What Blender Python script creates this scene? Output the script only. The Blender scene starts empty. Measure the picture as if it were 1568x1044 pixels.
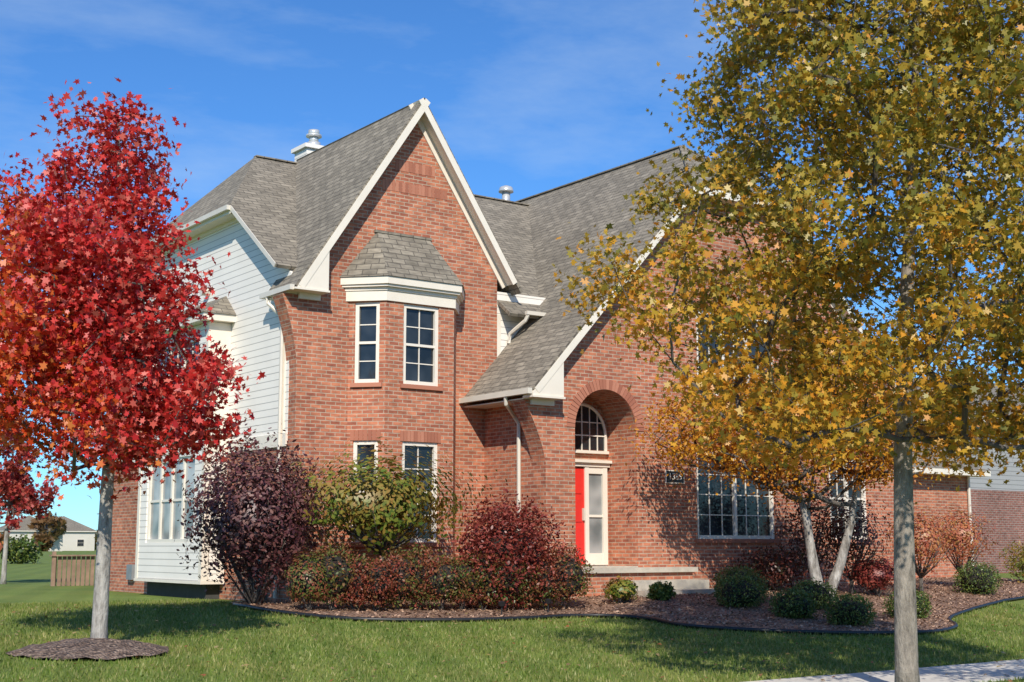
import bpy, bmesh, math, random
import numpy as np
from mathutils import Vector, Matrix, geometry
random.seed(7); RNG=np.random.default_rng(11)
scene=bpy.context.scene
COL=scene.collection

# ------------------------------------------------------------------ materials
def newmat(name):
    m=bpy.data.materials.new(name); m.use_nodes=True
    nt=m.node_tree; nt.nodes.clear()
    o=nt.nodes.new('ShaderNodeOutputMaterial'); b=nt.nodes.new('ShaderNodeBsdfPrincipled')
    nt.links.new(b.outputs[0],o.inputs[0])
    return m,nt,b,o
def N(nt,t,**k):
    n=nt.nodes.new(t)
    for a,v in k.items(): setattr(n,a,v)
    return n
def ramp(nt,stops,interp='LINEAR'):
    r=nt.nodes.new('ShaderNodeValToRGB'); r.color_ramp.interpolation=interp
    e=r.color_ramp.elements
    while len(e)<len(stops): e.new(0.5)
    for i,(p,c) in enumerate(stops):
        e[i].position=p; e[i].color=(c[0],c[1],c[2],1)
    return r
def mixc(nt,fac,a,b,mode='MIX'):
    m=nt.nodes.new('ShaderNodeMix'); m.data_type='RGBA'; m.blend_type=mode
    for s,v in ((m.inputs[0],fac),(m.inputs[6],a),(m.inputs[7],b)):
        if hasattr(v,'is_linked') or hasattr(v,'links'): nt.links.new(v,s)
        elif isinstance(v,(int,float)): s.default_value=v
        else: s.default_value=(v[0],v[1],v[2],1)
    return m.outputs[2]
def noise(nt,vec,scale,detail=4,rough=.6):
    n=nt.nodes.new('ShaderNodeTexNoise'); n.inputs['Scale'].default_value=scale
    n.inputs['Detail'].default_value=detail; n.inputs['Roughness'].default_value=rough
    if vec is not None: nt.links.new(vec,n.inputs['Vector'])
    return n.outputs['Fac']
def bump(nt,b,h,strength,dist=.01):
    n=nt.nodes.new('ShaderNodeBump'); n.inputs['Strength'].default_value=strength; n.inputs['Distance'].default_value=dist
    nt.links.new(h,n.inputs['Height']); nt.links.new(n.outputs[0],b.inputs['Normal'])
def coord(nt,w='Object'):
    return nt.nodes.new('ShaderNodeTexCoord').outputs[w]

def simple(name,col,rough=.6,var=.12,scale=6,metal=0,bmp=0):
    m,nt,b,o=newmat(name)
    n=noise(nt,coord(nt),scale)
    d=[c*(1-var) for c in col]; l=[min(1,c*(1+var)) for c in col]
    r=ramp(nt,[(.3,d),(.7,l)]); nt.links.new(n,r.inputs[0]); nt.links.new(r.outputs[0],b.inputs['Base Color'])
    b.inputs['Roughness'].default_value=rough; b.inputs['Metallic'].default_value=metal
    if bmp: bump(nt,b,noise(nt,coord(nt),scale*5),bmp)
    return m

def brickmat(name,c1,c2,mortar,bw=.215,rh=.075,ms=.009,rough=.85,bs=.5,dirt=.25,msm=.1,vary=None):
    m,nt,b,o=newmat(name)
    uv=coord(nt,'UV')
    t=N(nt,'ShaderNodeTexBrick'); nt.links.new(uv,t.inputs['Vector'])
    t.inputs['Scale'].default_value=1; t.inputs['Brick Width'].default_value=bw; t.inputs['Row Height'].default_value=rh
    t.inputs['Mortar Size'].default_value=ms; t.inputs['Mortar Smooth'].default_value=msm; t.inputs['Bias'].default_value=-.1
    t.inputs['Color1'].default_value=(*c1,1); t.inputs['Color2'].default_value=(*c2,1); t.inputs['Mortar'].default_value=(*mortar,1)
    n=noise(nt,coord(nt),.7,5); r=ramp(nt,[(.3,(1-dirt,)*3),(.7,(1+dirt*.4,)*3)]); nt.links.new(n,r.inputs[0])
    c=mixc(nt,1.0,t.outputs['Color'],r.outputs[0],'MULTIPLY')
    mp=N(nt,'ShaderNodeMapping'); mp.inputs['Scale'].default_value=(4.6,13.3,1); nt.links.new(uv,mp.inputs[0])
    n2=noise(nt,mp.outputs[0],1.0,2,.5); r2=ramp(nt,[(.32,(.74,)*3),(.68,(1.22,)*3)]); nt.links.new(n2,r2.inputs[0])
    c=mixc(nt,1.0,c,r2.outputs[0],'MULTIPLY')
    nt.links.new(c,b.inputs['Base Color']); b.inputs['Roughness'].default_value=rough
    inv=N(nt,'ShaderNodeMath',operation='SUBTRACT'); inv.inputs[0].default_value=1; nt.links.new(t.outputs['Fac'],inv.inputs[1])
    bump(nt,b,inv.outputs[0],bs,.012)
    return m
M_brick=brickmat('brick',(.56,.195,.100),(.34,.098,.055),(.48,.35,.25))
M_brick2=brickmat('brick_neighbour',(.30,.12,.09),(.23,.085,.065),(.34,.28,.24))
M_roof=brickmat('shingles',(.205,.176,.134),(.305,.262,.200),(.105,.09,.072),bw=.3,rh=.14,ms=.011,rough=.95,bs=.7,dirt=.15,msm=.6)
M_white=simple('white_trim',(.80,.72,.60),.5,.04,3)
M_wframe=simple('window_frame',(.80,.73,.62),.4,.03,3)
M_gut=simple('gutter_metal',(.68,.62,.52),.4,.05,3)
M_red=simple('red_paint',(.72,.035,.025),.35,.06,3)
M_stone=simple('limestone',(.50,.44,.35),.85,.15,5,bmp=.3)
M_conc=simple('concrete',(.62,.57,.49),.9,.10,2,bmp=.25)
M_black=simple('black_metal',(.015,.015,.016),.45,.1,4)
M_grey=simple('grey_metal',(.22,.24,.25),.5,.1,4)
M_pipe=simple('galvanised',(.62,.62,.61),.3,.1,4,metal=.4)
M_wood=simple('cedar_wood',(.30,.19,.13),.85,.25,3,bmp=.3)
M_found=simple('foundation',(.05,.048,.045),.95,.2,3)

def sidingmat(name,col,rh=.115):
    m,nt,b,o=newmat(name)
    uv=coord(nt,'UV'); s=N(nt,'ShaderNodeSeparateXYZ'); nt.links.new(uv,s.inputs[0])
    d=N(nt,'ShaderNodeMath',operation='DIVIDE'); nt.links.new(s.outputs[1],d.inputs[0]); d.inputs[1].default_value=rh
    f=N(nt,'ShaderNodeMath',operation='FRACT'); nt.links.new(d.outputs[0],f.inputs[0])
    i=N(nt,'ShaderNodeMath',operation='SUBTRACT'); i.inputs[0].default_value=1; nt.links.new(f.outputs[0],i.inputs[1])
    r=ramp(nt,[(0,[c*.5 for c in col]),(.09,[c*.55 for c in col]),(.13,col)]); nt.links.new(f.outputs[0],r.inputs[0])  # shade line under each lap, painted into the siding colour
    n=noise(nt,coord(nt),1.2); r2=ramp(nt,[(.3,(.94,)*3),(.7,(1.02,)*3)]); nt.links.new(n,r2.inputs[0])
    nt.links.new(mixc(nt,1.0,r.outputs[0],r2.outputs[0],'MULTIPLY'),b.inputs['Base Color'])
    b.inputs['Roughness'].default_value=.5
    bump(nt,b,i.outputs[0],.6,.012)
    return m
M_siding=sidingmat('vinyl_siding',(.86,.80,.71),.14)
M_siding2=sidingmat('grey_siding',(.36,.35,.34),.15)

def glassmat(name,c0,c1,sc):
    m,nt,b,o=newmat(name)
    n=noise(nt,coord(nt),sc,2)
    r=ramp(nt,[(.35,c0),(.65,c1)]); nt.links.new(n,r.inputs[0]); nt.links.new(r.outputs[0],b.inputs['Base Color'])
    b.inputs['Roughness'].default_value=.04; b.inputs['IOR'].default_value=1.5
    b.inputs['Specular IOR Level'].default_value=.5
    bump(nt,b,noise(nt,coord(nt),1.3,1),.06,.05)
    return m
M_glass=glassmat('window_glass',(.010,.013,.016),(.035,.042,.048),1.6)
M_glassp=glassmat('window_glass_with_curtain',(.14,.16,.16),(.50,.50,.48),1.1)

def voussmat():
    m,nt,b,o=newmat('soldier_brick')
    g=N(nt,'ShaderNodeNewGeometry')
    r=ramp(nt,[(0,(.33,.118,.070)),(.5,(.42,.160,.095)),(1,(.50,.21,.130))]); nt.links.new(g.outputs['Random Per Island'],r.inputs[0])
    nt.links.new(r.outputs[0],b.inputs['Base Color']); b.inputs['Roughness'].default_value=.85
    return m
M_vous=voussmat()

def leafmat(name,cols,accent=None,asc=.6,trans=.35,lo=.45,hi=.62,amt=.75,stripes=False):
    m,nt,b,o=newmat(name)
    g=N(nt,'ShaderNodeNewGeometry')
    k=len(cols); r=ramp(nt,[(i/(k-1),c) for i,c in enumerate(cols)]); nt.links.new(g.outputs['Random Per Island'],r.inputs[0])
    c=r.outputs[0]
    if accent:
        n=noise(nt,coord(nt),asc,2); rr=ramp(nt,[(lo,(0,0,0)),(hi,(1,1,1))]); nt.links.new(n,rr.inputs[0])
        sh=N(nt,'ShaderNodeMath',operation='MULTIPLY'); nt.links.new(rr.outputs[0],sh.inputs[0]); sh.inputs[1].default_value=amt
        c=mixc(nt,sh.outputs[0],c,accent)
    if stripes: c=mixc(nt,1.0,c,mow(nt,coord(nt)),'MULTIPLY')
    nt.links.new(c,b.inputs['Base Color']); b.inputs['Roughness'].default_value=.42
    b.inputs['Specular IOR Level'].default_value=.2 if stripes else .45
    if trans>0:
        t=N(nt,'ShaderNodeBsdfTranslucent'); nt.links.new(c,t.inputs[0])
        mx=N(nt,'ShaderNodeMixShader'); mx.inputs[0].default_value=trans
        nt.links.new(b.outputs[0],mx.inputs[1]); nt.links.new(t.outputs[0],mx.inputs[2]); nt.links.new(mx.outputs[0],o.inputs[0])
    return m
def barkmat(name,c0,c1,sc=9,c2=None):
    m,nt,b,o=newmat(name)
    mp=N(nt,'ShaderNodeMapping'); mp.inputs['Scale'].default_value=(1,1,.35); nt.links.new(coord(nt),mp.inputs[0])
    n=noise(nt,mp.outputs[0],sc,5,.7)
    st=[(.32,c0),(.6,c1)]
    if c2: st.append((.75,c2))
    r=ramp(nt,st); nt.links.new(n,r.inputs[0]); nt.links.new(r.outputs[0],b.inputs['Base Color'])
    b.inputs['Roughness'].default_value=.9; bump(nt,b,n,.9,.05)
    return m

# ------------------------------------------------------------------ mesh helpers
def auto_uv(me):
    uvl=me.uv_layers.get('UVMap') or me.uv_layers.new(name='UVMap')
    for p in me.polygons:
        n=p.normal
        if abs(n.z)>.999: U=Vector((1,0,0)); V=Vector((0,1,0))
        else:
            U=Vector((0,0,1)).cross(n).normalized(); V=n.cross(U)
        for li in p.loop_indices:
            co=me.vertices[me.loops[li].vertex_index].co
            uvl.data[li].uv=(co.dot(U),co.dot(V))
def empty(name,loc=(0,0,0)):
    e=bpy.data.objects.new(name,None); COL.objects.link(e); e.location=loc; e.empty_display_size=.2; return e
def add_mesh(name,verts,faces,mat,parent=None,uv=True,recalc=True):
    me=bpy.data.meshes.new(name); me.from_pydata([tuple(v) for v in verts],[],faces)
    if recalc:
        bm=bmesh.new(); bm.from_mesh(me); bmesh.ops.recalc_face_normals(bm,faces=bm.faces); bm.to_mesh(me); bm.free()
    me.update()
    if uv: auto_uv(me)
    ob=bpy.data.objects.new(name,me); COL.objects.link(ob)
    if mat: me.materials.append(mat)
    if parent: ob.parent=parent
    return ob
def prism(name,poly,axis,a0,a1,mat,parent=None):
    n=len(poly)
    def P(p,a):
        return (p[0],a,p[1]) if axis=='y' else ((a,p[0],p[1]) if axis=='x' else (p[0],p[1],a))
    v=[P(p,a0) for p in poly]+[P(p,a1) for p in poly]
    f=[tuple(range(n)),tuple(range(2*n-1,n-1,-1))]+[(i,(i+1)%n,(i+1)%n+n,i+n) for i in range(n)]
    return add_mesh(name,v,f,mat,parent)
class Builder:
    def __init__(s): s.v=[]; s.f=[]
    def obox(s,O,U,Nn,u0,u1,z0,z1,n0,n1):
        O=Vector(O);U=Vector(U);Nn=Vector(Nn);Z=Vector((0,0,1)); k=len(s.v)
        for a in (u0,u1):
            for b in (z0,z1):
                for c in (n0,n1): s.v.append(O+U*a+Z*b+Nn*c)
        for q in ((0,1,3,2),(4,6,7,5),(0,4,5,1),(2,3,7,6),(0,2,6,4),(1,5,7,3)): s.f.append(tuple(k+i for i in q))
    def box(s,lo,hi): s.obox((0,0,0),(1,0,0),(0,1,0),lo[0],hi[0],lo[2],hi[2],lo[1],hi[1])
    def beam(s,p0,p1,w,h,side):
        p0=Vector(p0);p1=Vector(p1);d=(p1-p0).normalized();sd=Vector(side).normalized();up=sd.cross(d).normalized();k=len(s.v)
        for p in (p0,p1):
            for a in (-.5,.5):
                for b in (-.5,.5): s.v.append(p+sd*a*w+up*b*h)
        for q in ((0,1,3,2),(4,6,7,5),(0,4,5,1),(2,3,7,6),(0,2,6,4),(1,5,7,3)): s.f.append(tuple(k+i for i in q))
    def tube(s,pts,rad,seg=8):
        k0=len(s.v); n=len(pts); pts=[Vector(p) for p in pts]
        for i,p in enumerate(pts):
            d=(pts[min(i+1,n-1)]-pts[max(i-1,0)]).normalized()
            a=d.cross(Vector((0,0,1)) if abs(d.z)<.9 else Vector((1,0,0))).normalized(); b=d.cross(a)
            r=rad[i] if hasattr(rad,'__len__') else rad
            for j in range(seg):
                t=2*math.pi*j/seg; s.v.append(p+a*math.cos(t)*r+b*math.sin(t)*r)
        for i in range(n-1):
            for j in range(seg):
                s.f.append((k0+i*seg+j,k0+i*seg+(j+1)%seg,k0+(i+1)*seg+(j+1)%seg,k0+(i+1)*seg+j))
        s.f.append(tuple(k0+j for j in range(seg))); s.f.append(tuple(k0+(n-1)*seg+j for j in range(seg)))
    def make(s,name,mat,parent=None,smooth=False):
        if not s.f: return None
        ob=add_mesh(name,s.v,s.f,mat,parent)
        if smooth: ob.data.polygons.foreach_set('use_smooth',[True]*len(ob.data.polygons))
        return ob
def cut(ob,cutters):
    for c in cutters:
        m=ob.modifiers.new('b','BOOLEAN'); m.operation='DIFFERENCE'; m.object=c; m.solver='EXACT'
    dg=bpy.context.evaluated_depsgraph_get(); dg.update()
    me=bpy.data.meshes.new_from_object(ob.evaluated_get(dg))
    ob.modifiers.clear(); mats=[m for m in ob.data.materials]
    ob.data=me
    if not me.materials:
        for m in mats: me.materials.append(m)
    auto_uv(me)
    for c in cutters: bpy.data.objects.remove(c,do_unlink=True)

# ------------------------------------------------------------------ terrain
def ss(x,a,b):
    t=np.clip((x-a)/(b-a),0,1); return t*t*(3-2*t)
def gz(x,y):
    x=np.asarray(x,float); y=np.asarray(y,float)
    z=-.45+np.clip(y+12,0,10.9)*.0459
    z=z+.2*ss(x,3,7)*ss(y,-8,-3)*(1-ss(y,3,12))
    return z
def gzf(x,y): return float(gz(x,y))

BED=[(-.05,.9),(-.85,.6),(-1.35,-.6),(-1.4,-1.9),(-1.15,-3.1),(-.6,-3.95),(.73,-4.5),(2.0,-4.6),(2.9,-4.5),(3.6,-4.75),(3.95,-5.5),(3.8,-6.6),(4.3,-7.5),(5.1,-8.2),(6.0,-8.7),(7.2,-8.9),(8.5,-8.4),(10,-7.2),(14,-5.6),(19,-4.2),(20.5,-.6),(20,-.4),(15.02,-.4),(15,-2.0),(4.4,-2.0),(4.3,.05),(0,.05)]
RC=(-5.93,-6.3)
RING=[(RC[0]+(.98+.05*math.sin(5*a))*math.cos(a),RC[1]+(.86+.05*math.cos(4*a))*math.sin(a)) for a in np.linspace(0,2*math.pi,40)[:-1]]
def smooth_poly(P):
    out=[]
    n=len(P)
    for i in range(n):
        p0,p1,p2,p3=[np.array(P[(i+k)%n]) for k in (-1,0,1,2)]
        if 1<=i<=18:
            for t in (0,.25,.5,.75):
                out.append(tuple(.5*((2*p1)+(-p0+p2)*t+(2*p0-5*p1+4*p2-p3)*t*t+(-p0+3*p1-3*p2+p3)*t**3)))
        else: out.append(tuple(p1))
    return out
BEDS=smooth_poly(BED)
def inpoly(x,y,P):
    r=np.zeros(x.shape,bool); n=len(P); j=n-1
    for i in range(n):
        xi,yi=P[i]; xj,yj=P[j]
        c=((yi>y)!=(yj>y))&(x<(xj-xi)*(y-yi)/((yj-yi)+1e-12)+xi)
        r^=c; j=i
    return r
def sheet(name,P,mat,off,rough=.0,step=.22,mound=0,c=None):
    xs=[p[0] for p in P]; ys=[p[1] for p in P]
    gx,gy=np.meshgrid(np.arange(min(xs),max(xs),step),np.arange(min(ys),max(ys),step))
    gx=gx.ravel()+RNG.uniform(-.05,.05,gx.size); gy=gy.ravel()+RNG.uniform(-.05,.05,gy.size)
    k=inpoly(gx,gy,P); pts=[Vector(p) for p in P]+[Vector((a,b)) for a,b in zip(gx[k],gy[k])]
    n=len(P)
    r=geometry.delaunay_2d_cdt(pts,[],[list(range(n))],1,1e-5)
    V=[]
    for v in r[0]:
        z=gzf(v.x,v.y)+off+random.uniform(0,rough)
        if mound: z+=mound*max(0,1-((v.x-c[0])**2+(v.y-c[1])**2)/.85)
        V.append((v.x,v.y,z))
    ob=add_mesh(name,V,[tuple(f) for f in r[2]],mat,uv=False)
    bm=bmesh.new(); bm.from_mesh(ob.data)
    for f in bm.faces:
        if f.normal.z<0: f.normal_flip()
    bm.to_mesh(ob.data); bm.free()
    ob.data.polygons.foreach_set('use_smooth',[True]*len(ob.data.polygons))
    return ob
def mow(nt,oc):
    mp=N(nt,'ShaderNodeMapping'); mp.inputs['Rotation'].default_value=(0,0,math.radians(22)); nt.links.new(oc,mp.inputs[0])
    w=N(nt,'ShaderNodeTexWave'); w.inputs['Scale'].default_value=.3; w.inputs['Distortion'].default_value=.9; w.inputs['Detail'].default_value=2
    nt.links.new(mp.outputs[0],w.inputs[0]); r3=ramp(nt,[(.35,(.92,.93,.92)),(.65,(1.06,)*3)]); nt.links.new(w.outputs['Fac'],r3.inputs[0])
    n=noise(nt,oc,.5,6,.65); r=ramp(nt,[(.3,(.76,.86,.75)),(.5,(1,1,1)),(.72,(1.32,1.12,1.25))]); nt.links.new(n,r.inputs[0])
    return mixc(nt,1.0,r3.outputs[0],r.outputs[0],'MULTIPLY')
def grassmat():
    m,nt,b,o=newmat('grass')
    oc=coord(nt)
    n2=noise(nt,oc,30,4,.7); r2=ramp(nt,[(.25,(.10,.145,.025)),(.75,(.21,.26,.06))]); nt.links.new(n2,r2.inputs[0])
    c=mixc(nt,1.0,r2.outputs[0],mow(nt,oc),'MULTIPLY')
    nt.links.new(c,b.inputs['Base Color']); b.inputs['Roughness'].default_value=.9; b.inputs['Specular IOR Level'].default_value=.2
    bump(nt,b,n2,.5,.04)
    return m
def mulchmat(name,c0,c1,c2):
    m,nt,b,o=newmat(name)
    oc=coord(nt)
    v=N(nt,'ShaderNodeTexVoronoi'); v.inputs['Scale'].default_value=26; nt.links.new(oc,v.inputs['Vector'])
    s=N(nt,'ShaderNodeSeparateColor'); nt.links.new(v.outputs['Color'],s.inputs[0])
    r=ramp(nt,[(0,c0),(.5,c1),(1,c2)]); nt.links.new(s.outputs[0],r.inputs[0])
    n=noise(nt,oc,1.2,4); r2=ramp(nt,[(.3,(.75,)*3),(.7,(1.15,)*3)]); nt.links.new(n,r2.inputs[0])
    nt.links.new(mixc(nt,1.0,r.outputs[0],r2.outputs[0],'MULTIPLY'),b.inputs['Base Color']); b.inputs['Roughness'].default_value=.95
    bump(nt,b,v.outputs['Distance'],1.0,.05)
    return m
M_grass=grassmat(); M_mulch=mulchmat('mulch',(.12,.062,.038),(.30,.165,.10),(.48,.30,.20))
M_mulch2=mulchmat('bark_mulch',(.08,.052,.04),(.20,.135,.10),(.34,.25,.19))
def ground():
    def ax(a,b,lo,hi,st):
        near=np.arange(a,b+.01,st)
        L=-np.geomspace(1,lo,14)[::-1]+a; H=np.geomspace(1,hi,14)+b
        return np.concatenate([L,near,H])
    xs=ax(-16,24,900,900,.5); ys=ax(-26,14,600,1200,.5)
    X,Y=np.meshgrid(xs,ys); Z=gz(X,Y)
    V=np.stack([X.ravel(),Y.ravel(),Z.ravel()],1); nx=len(xs)
    F=[(j*nx+i,j*nx+i+1,(j+1)*nx+i+1,(j+1)*nx+i) for j in range(len(ys)-1) for i in range(nx-1)]
    ob=add_mesh('lawn_ground',V.tolist(),F,M_grass,uv=False,recalc=False)
    ob.data.polygons.foreach_set('use_smooth',[True]*len(F))
ground()
bed=sheet('mulch_bed',BEDS,M_mulch,.02,.045)
ring=sheet('mulch_ring',RING,M_mulch2,.012,.04,.12,.13,RC)
eb=Builder(); ep=[(p[0],p[1],gzf(*p)+.045) for p in BEDS[4:73]]
eb.tube(ep,.035,6); eb.make('garden_edging',M_black,smooth=True)
sw=Builder()
for i in range(60):
    x0=-42+i*1.6
    sw.box((x0+.008,-13.4,-.6),(x0+1.592,-11.9,-.425+.002*(i%3)))
sw.make('sidewalk',M_conc)
st=Builder(); st.box((-60,-27.2,-.6),(70,-27.05,-.44)); st.make('street_kerb',M_conc)
st=Builder(); st.box((-60,-37,-.62),(70,-27.2,-.445))
st.make('street',simple('asphalt',(.055,.055,.055),.95,.15,8))

# ------------------------------------------------------------------ HOUSE
H=empty('brick_house')
B_fr=Builder(); B_gl=Builder(); B_glp=Builder(); B_wh=Builder(); B_sol=Builder(); B_gut=Builder(); B_sill=Builder()
def obj_cutter(O,U,Nn,u0,u1,z0,z1,depth):
    b=Builder(); b.obox(O,U,Nn,u0,u1,z0,z1,-depth,.2); return b.make('cutter',None)
def soldier(O,U,Nn,u0,u1,z,h=.2,proud=.012):
    w=.078; n=max(1,int((u1-u0)/w)); w=(u1-u0)/n
    for i in range(n): B_sol.obox(O,U,Nn,u0+i*w+.005,u0+(i+1)*w-.005,z,z+h,-.05,proud+random.uniform(0,.004))
def window(O,U,Nn,u0,u1,z0,z1,cols=2,rows=4,units=1,glass=None,hung=True,sold=True,sill=True,depth=.12,fw=.075):
    G=glass or B_gl; n1=-.03
    B_fr.obox(O,U,Nn,u0,u0+fw,z0,z1,-depth+.002,n1); B_fr.obox(O,U,Nn,u1-fw,u1,z0,z1,-depth+.002,n1)
    B_fr.obox(O,U,Nn,u0+fw,u1-fw,z1-fw,z1,-depth+.002,n1); B_fr.obox(O,U,Nn,u0+fw,u1-fw,z0,z0+fw,-depth+.002,n1+.02)
    W=(u1-u0-2*fw); uw=W/units
    for k in range(units):
        a=u0+fw+k*uw; b=a+uw
        if k: B_fr.obox(O,U,Nn,a-.04,a+.04,z0+fw,z1-fw,-depth+.003,n1-.006)
        G.obox(O,U,Nn,a,b,z0+fw,z1-fw,-depth-.02,-depth+.02)
        mid=(z0+z1)/2
        if hung: B_fr.obox(O,U,Nn,a,b,mid-.025,mid+.025,-depth+.01,n1-.02)
        for c in range(1,cols):
            x=a+(b-a)*c/cols; B_fr.obox(O,U,Nn,x-.010,x+.010,z0+fw,z1-fw,-depth+.015,-depth+.04)
        for r in range(1,rows):
            z=z0+fw+(z1-z0-2*fw)*r/rows
            if hung and abs(z-mid)<.03: continue
            B_fr.obox(O,U,Nn,a,b,z-.010,z+.010,-depth+.015,-depth+.037)
    if sold: soldier(O,U,Nn,u0-.06,u1+.06,z1+.005)
    if sill:
        B_sill.obox(O,U,Nn,u0-.07,u1+.07,z0-.085,z0-.003,-.08,.05)
X=(1,0,0); NF=(0,-1,0)
lg=prism('left_gable_wall',[(0,-.3),(4.7,-.3),(4.7,7.0),(2.62,10.14),(0,6.2)],'y',0,.3,M_brick,H)
prism('corbel',[(0.0,4.5)]+[(-.34*(t**1.7),4.5+1.42*t) for t in np.linspace(.1,1,10)]+[(0.0,5.92)],'y',0,.42,M_brick,H)
prism('corbel',[(4.38,2.7)]+[(4.38-.52*(t**1.5),2.7+1.25*t) for t in np.linspace(.1,1,10)]+[(4.38,3.95)],'y',-2.1,-1.65,M_brick,H)
b0,b1,b2,b3,p=1.08,1.65,3.24,3.70,.55
bay=prism('bay_wall',[(b0,.05),(b1,-p),(b2,-p),(b3,.05)],'z',-.3,5.95,M_brick,H)
OF=(0,-p,0)
dl=Vector((b1-b0,-p-.05,0)); UL=dl.normalized(); NL=Vector((UL.y,-UL.x,0)); NL=NL if NL.y<0 else -NL; OL=(b0,.05,0)
cs=[]
specs=[(OF,X,NF,2.05,2.88),(OL,UL,NL,.19,.69)]
for (O,U,Nn,a,b) in specs:
    for (z0,z1) in ((1.2,3.15),(4.28,5.88)):
        cs.append(obj_cutter(O,U,Nn,a,b,z0,z1,.12))
cut(bay,cs)
for k,(O,U,Nn,a,b) in enumerate(specs):
    cols=2 if k==0 else 1
    window(O,U,Nn,a,b,4.28,5.88,cols,4,sold=False); window(O,U,Nn,a,b,1.2,3.15,cols,4,glass=None,sold=True)
def offp(d):
    k=d*.45
    return [(b0-d*.95,.0),(b1-k,-p-d),(b2+k,-p-d),(b3+d*.95,.0)]
prism('bay_frieze',offp(.035),'z',5.90,6.10,M_white,H)
prism('bay_cornice',offp(.13),'z',6.17,6.215,M_white,H)
prism('bay_soffit_band',offp(.06),'z',6.102,6.168,M_white,H)  # plain white trim strip between frieze and cornice
prism('bay_fascia',offp(.17),'z',6.217,6.36,M_white,H)
e=offp(.20); zt=7.40; ze=6.364
E=[Vector((a,b,ze)) for a,b in e]; T=[Vector((1.72,-.03,zt)),Vector((2.95,-.03,zt))]
rb=Builder(); rb.v=E+T; rb.f=[(0,1,4),(1,2,5,4),(2,3,5),(0,3,2,1),(0,4,5,3)]
rb.make('bay_roof',M_roof,H)
B=Builder(); B.box((1.66,-.07,zt-.03),(3.0,.0-.002,zt+.02)); B.make('bay_roof_cap',M_roof,H)
for z in (8.3,8.75):
    hw=(10.14-z-.45)/1.5-.14
    soldier((0,0,0),X,NF,2.62-hw,2.62+hw,z,.21,.006)
k=1.075; RX=9.7; RZ=10.45
def rz(x): return RZ-k*abs(x-RX)
wing=prism('right_gable_wall',[(4.38,-.3),(15.02,-.3),(15.02,rz(15.02)-.18),(11.12,rz(11.12)-.18),(8.28,rz(8.28)-.18),(4.38,rz(4.38)-.18)],'y',-2.1,.28,M_brick,H)
OW=(0,-2.1,0)
ax0,ax1=5.12,6.74; ac=(ax0+ax1)/2; ar=(ax1-ax0)/2; zs=3.47
arc=[(ax0,.72),(ax1,.72)]+[(ac+ar*math.cos(t),zs+ar*math.sin(t)) for t in np.linspace(0,math.pi,25)]
DY=-1.17
arch=prism('cutter',arc,'y',-2.4,DY,None)
wl=[(8.42,10.78,1.28,3.16),(8.5,10.9,4.35,6.2),(12.6,13.9,1.28,3.16)]
cs=[arch]+[obj_cutter(OW,X,NF,a,b,z0,z1,.12) for a,b,z0,z1 in wl]
cut(wing,cs)
window(OW,X,NF,8.42,10.78,1.28,3.16,3,4,units=2,hung=False); window(OW,X,NF,8.5,10.9,4.35,6.2,2,4,units=3,hung=False); window(OW,X,NF,12.6,13.9,1.28,3.16,2,4,units=2)
for i in range(34):
    t0=math.pi*i/34+.006; t1=math.pi*(i+1)/34-.006; r0=ar+.004; r1=ar+.21; q=len(B_sol.v)
    for y in (-2.112-random.uniform(0,.004),-2.05):
        for (t,r) in ((t0,r0),(t1,r0),(t1,r1),(t0,r1)): B_sol.v.append(Vector((ac+r*math.cos(t),y,zs+r*math.sin(t))))
    B_sol.f+= [(q,q+1,q+2,q+3),(q+4,q+7,q+6,q+5)]+[(q+a,q+(a+1)%4,q+4+(a+1)%4,q+4+a) for a in range(4)]
OD=(.10,DY-.002,0)
D=Builder(); D.obox(OD,X,NF,5.16,5.96,.75,2.72,0,.045)
for (a,b) in ((5.24,5.52),(5.60,5.88)):
    for (c,d) in ((.95,1.5),(1.62,2.1),(2.2,2.6)): D.obox(OD,X,NF,a,b,c,d,.045,.06)
D.make('front_door',M_red,H)
B_fr.obox(OD,X,NF,5.04,5.16,.74,2.76,0,.08); B_fr.obox(OD,X,NF,5.96,6.06,.74,2.76,0,.08); B_fr.obox(OD,X,NF,6.44,6.56,.74,2.76,0,.08)
B_fr.obox(OD,X,NF,6.06,6.44,.74,.98,0,.07); B_fr.obox(OD,X,NF,6.06,6.44,2.62,2.76,0,.07); B_fr.obox(OD,X,NF,6.06,6.44,1.72,1.77,0,.06)
B_glp.obox(OD,X,NF,6.06,6.44,.98,2.62,0,.03)
B_wh.obox(OD,X,NF,5.04,6.62,2.762,2.84,0,.1); B_wh.obox(OD,X,NF,5.04,6.63,2.842,2.90,0,.16); B_wh.obox(OD,X,NF,5.04,6.60,3.04,3.10,0,.1)
B_gut.obox(OD,X,NF,5.9,5.93,1.65,1.9,.045,.1)
ac2=ac+.08
tr=.64; gp=[(ac2-tr,3.12),(ac2+tr,3.12)]+[(ac2+tr*math.cos(t),3.42+tr*math.sin(t)) for t in np.linspace(0,math.pi,17)]
prism('transom_glass',gp,'y',DY-.03,DY-.004,M_glass,H)
B_fr.tube([(ac2+tr*math.cos(t),DY-.04,3.42+tr*math.sin(t)) for t in np.linspace(0,math.pi,21)],.035,6)
OT=(0,DY-.002,0)
for x in (-.42,-.21,0,.21,.42):
    B_fr.obox(OT,X,NF,ac2+x-.01,ac2+x+.01,3.1,3.42+math.sqrt(tr*tr-x*x),.03,.05)
B_fr.obox(OT,X,NF,ac2-tr,ac2+tr,3.40,3.425,.03,.055); B_fr.obox(OT,X,NF,ac2-tr-.03,ac2-tr+.03,3.1,3.42,0,.06); B_fr.obox(OT,X,NF,ac2+tr-.03,ac2+tr+.03,3.1,3.42,0,.06)
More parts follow.
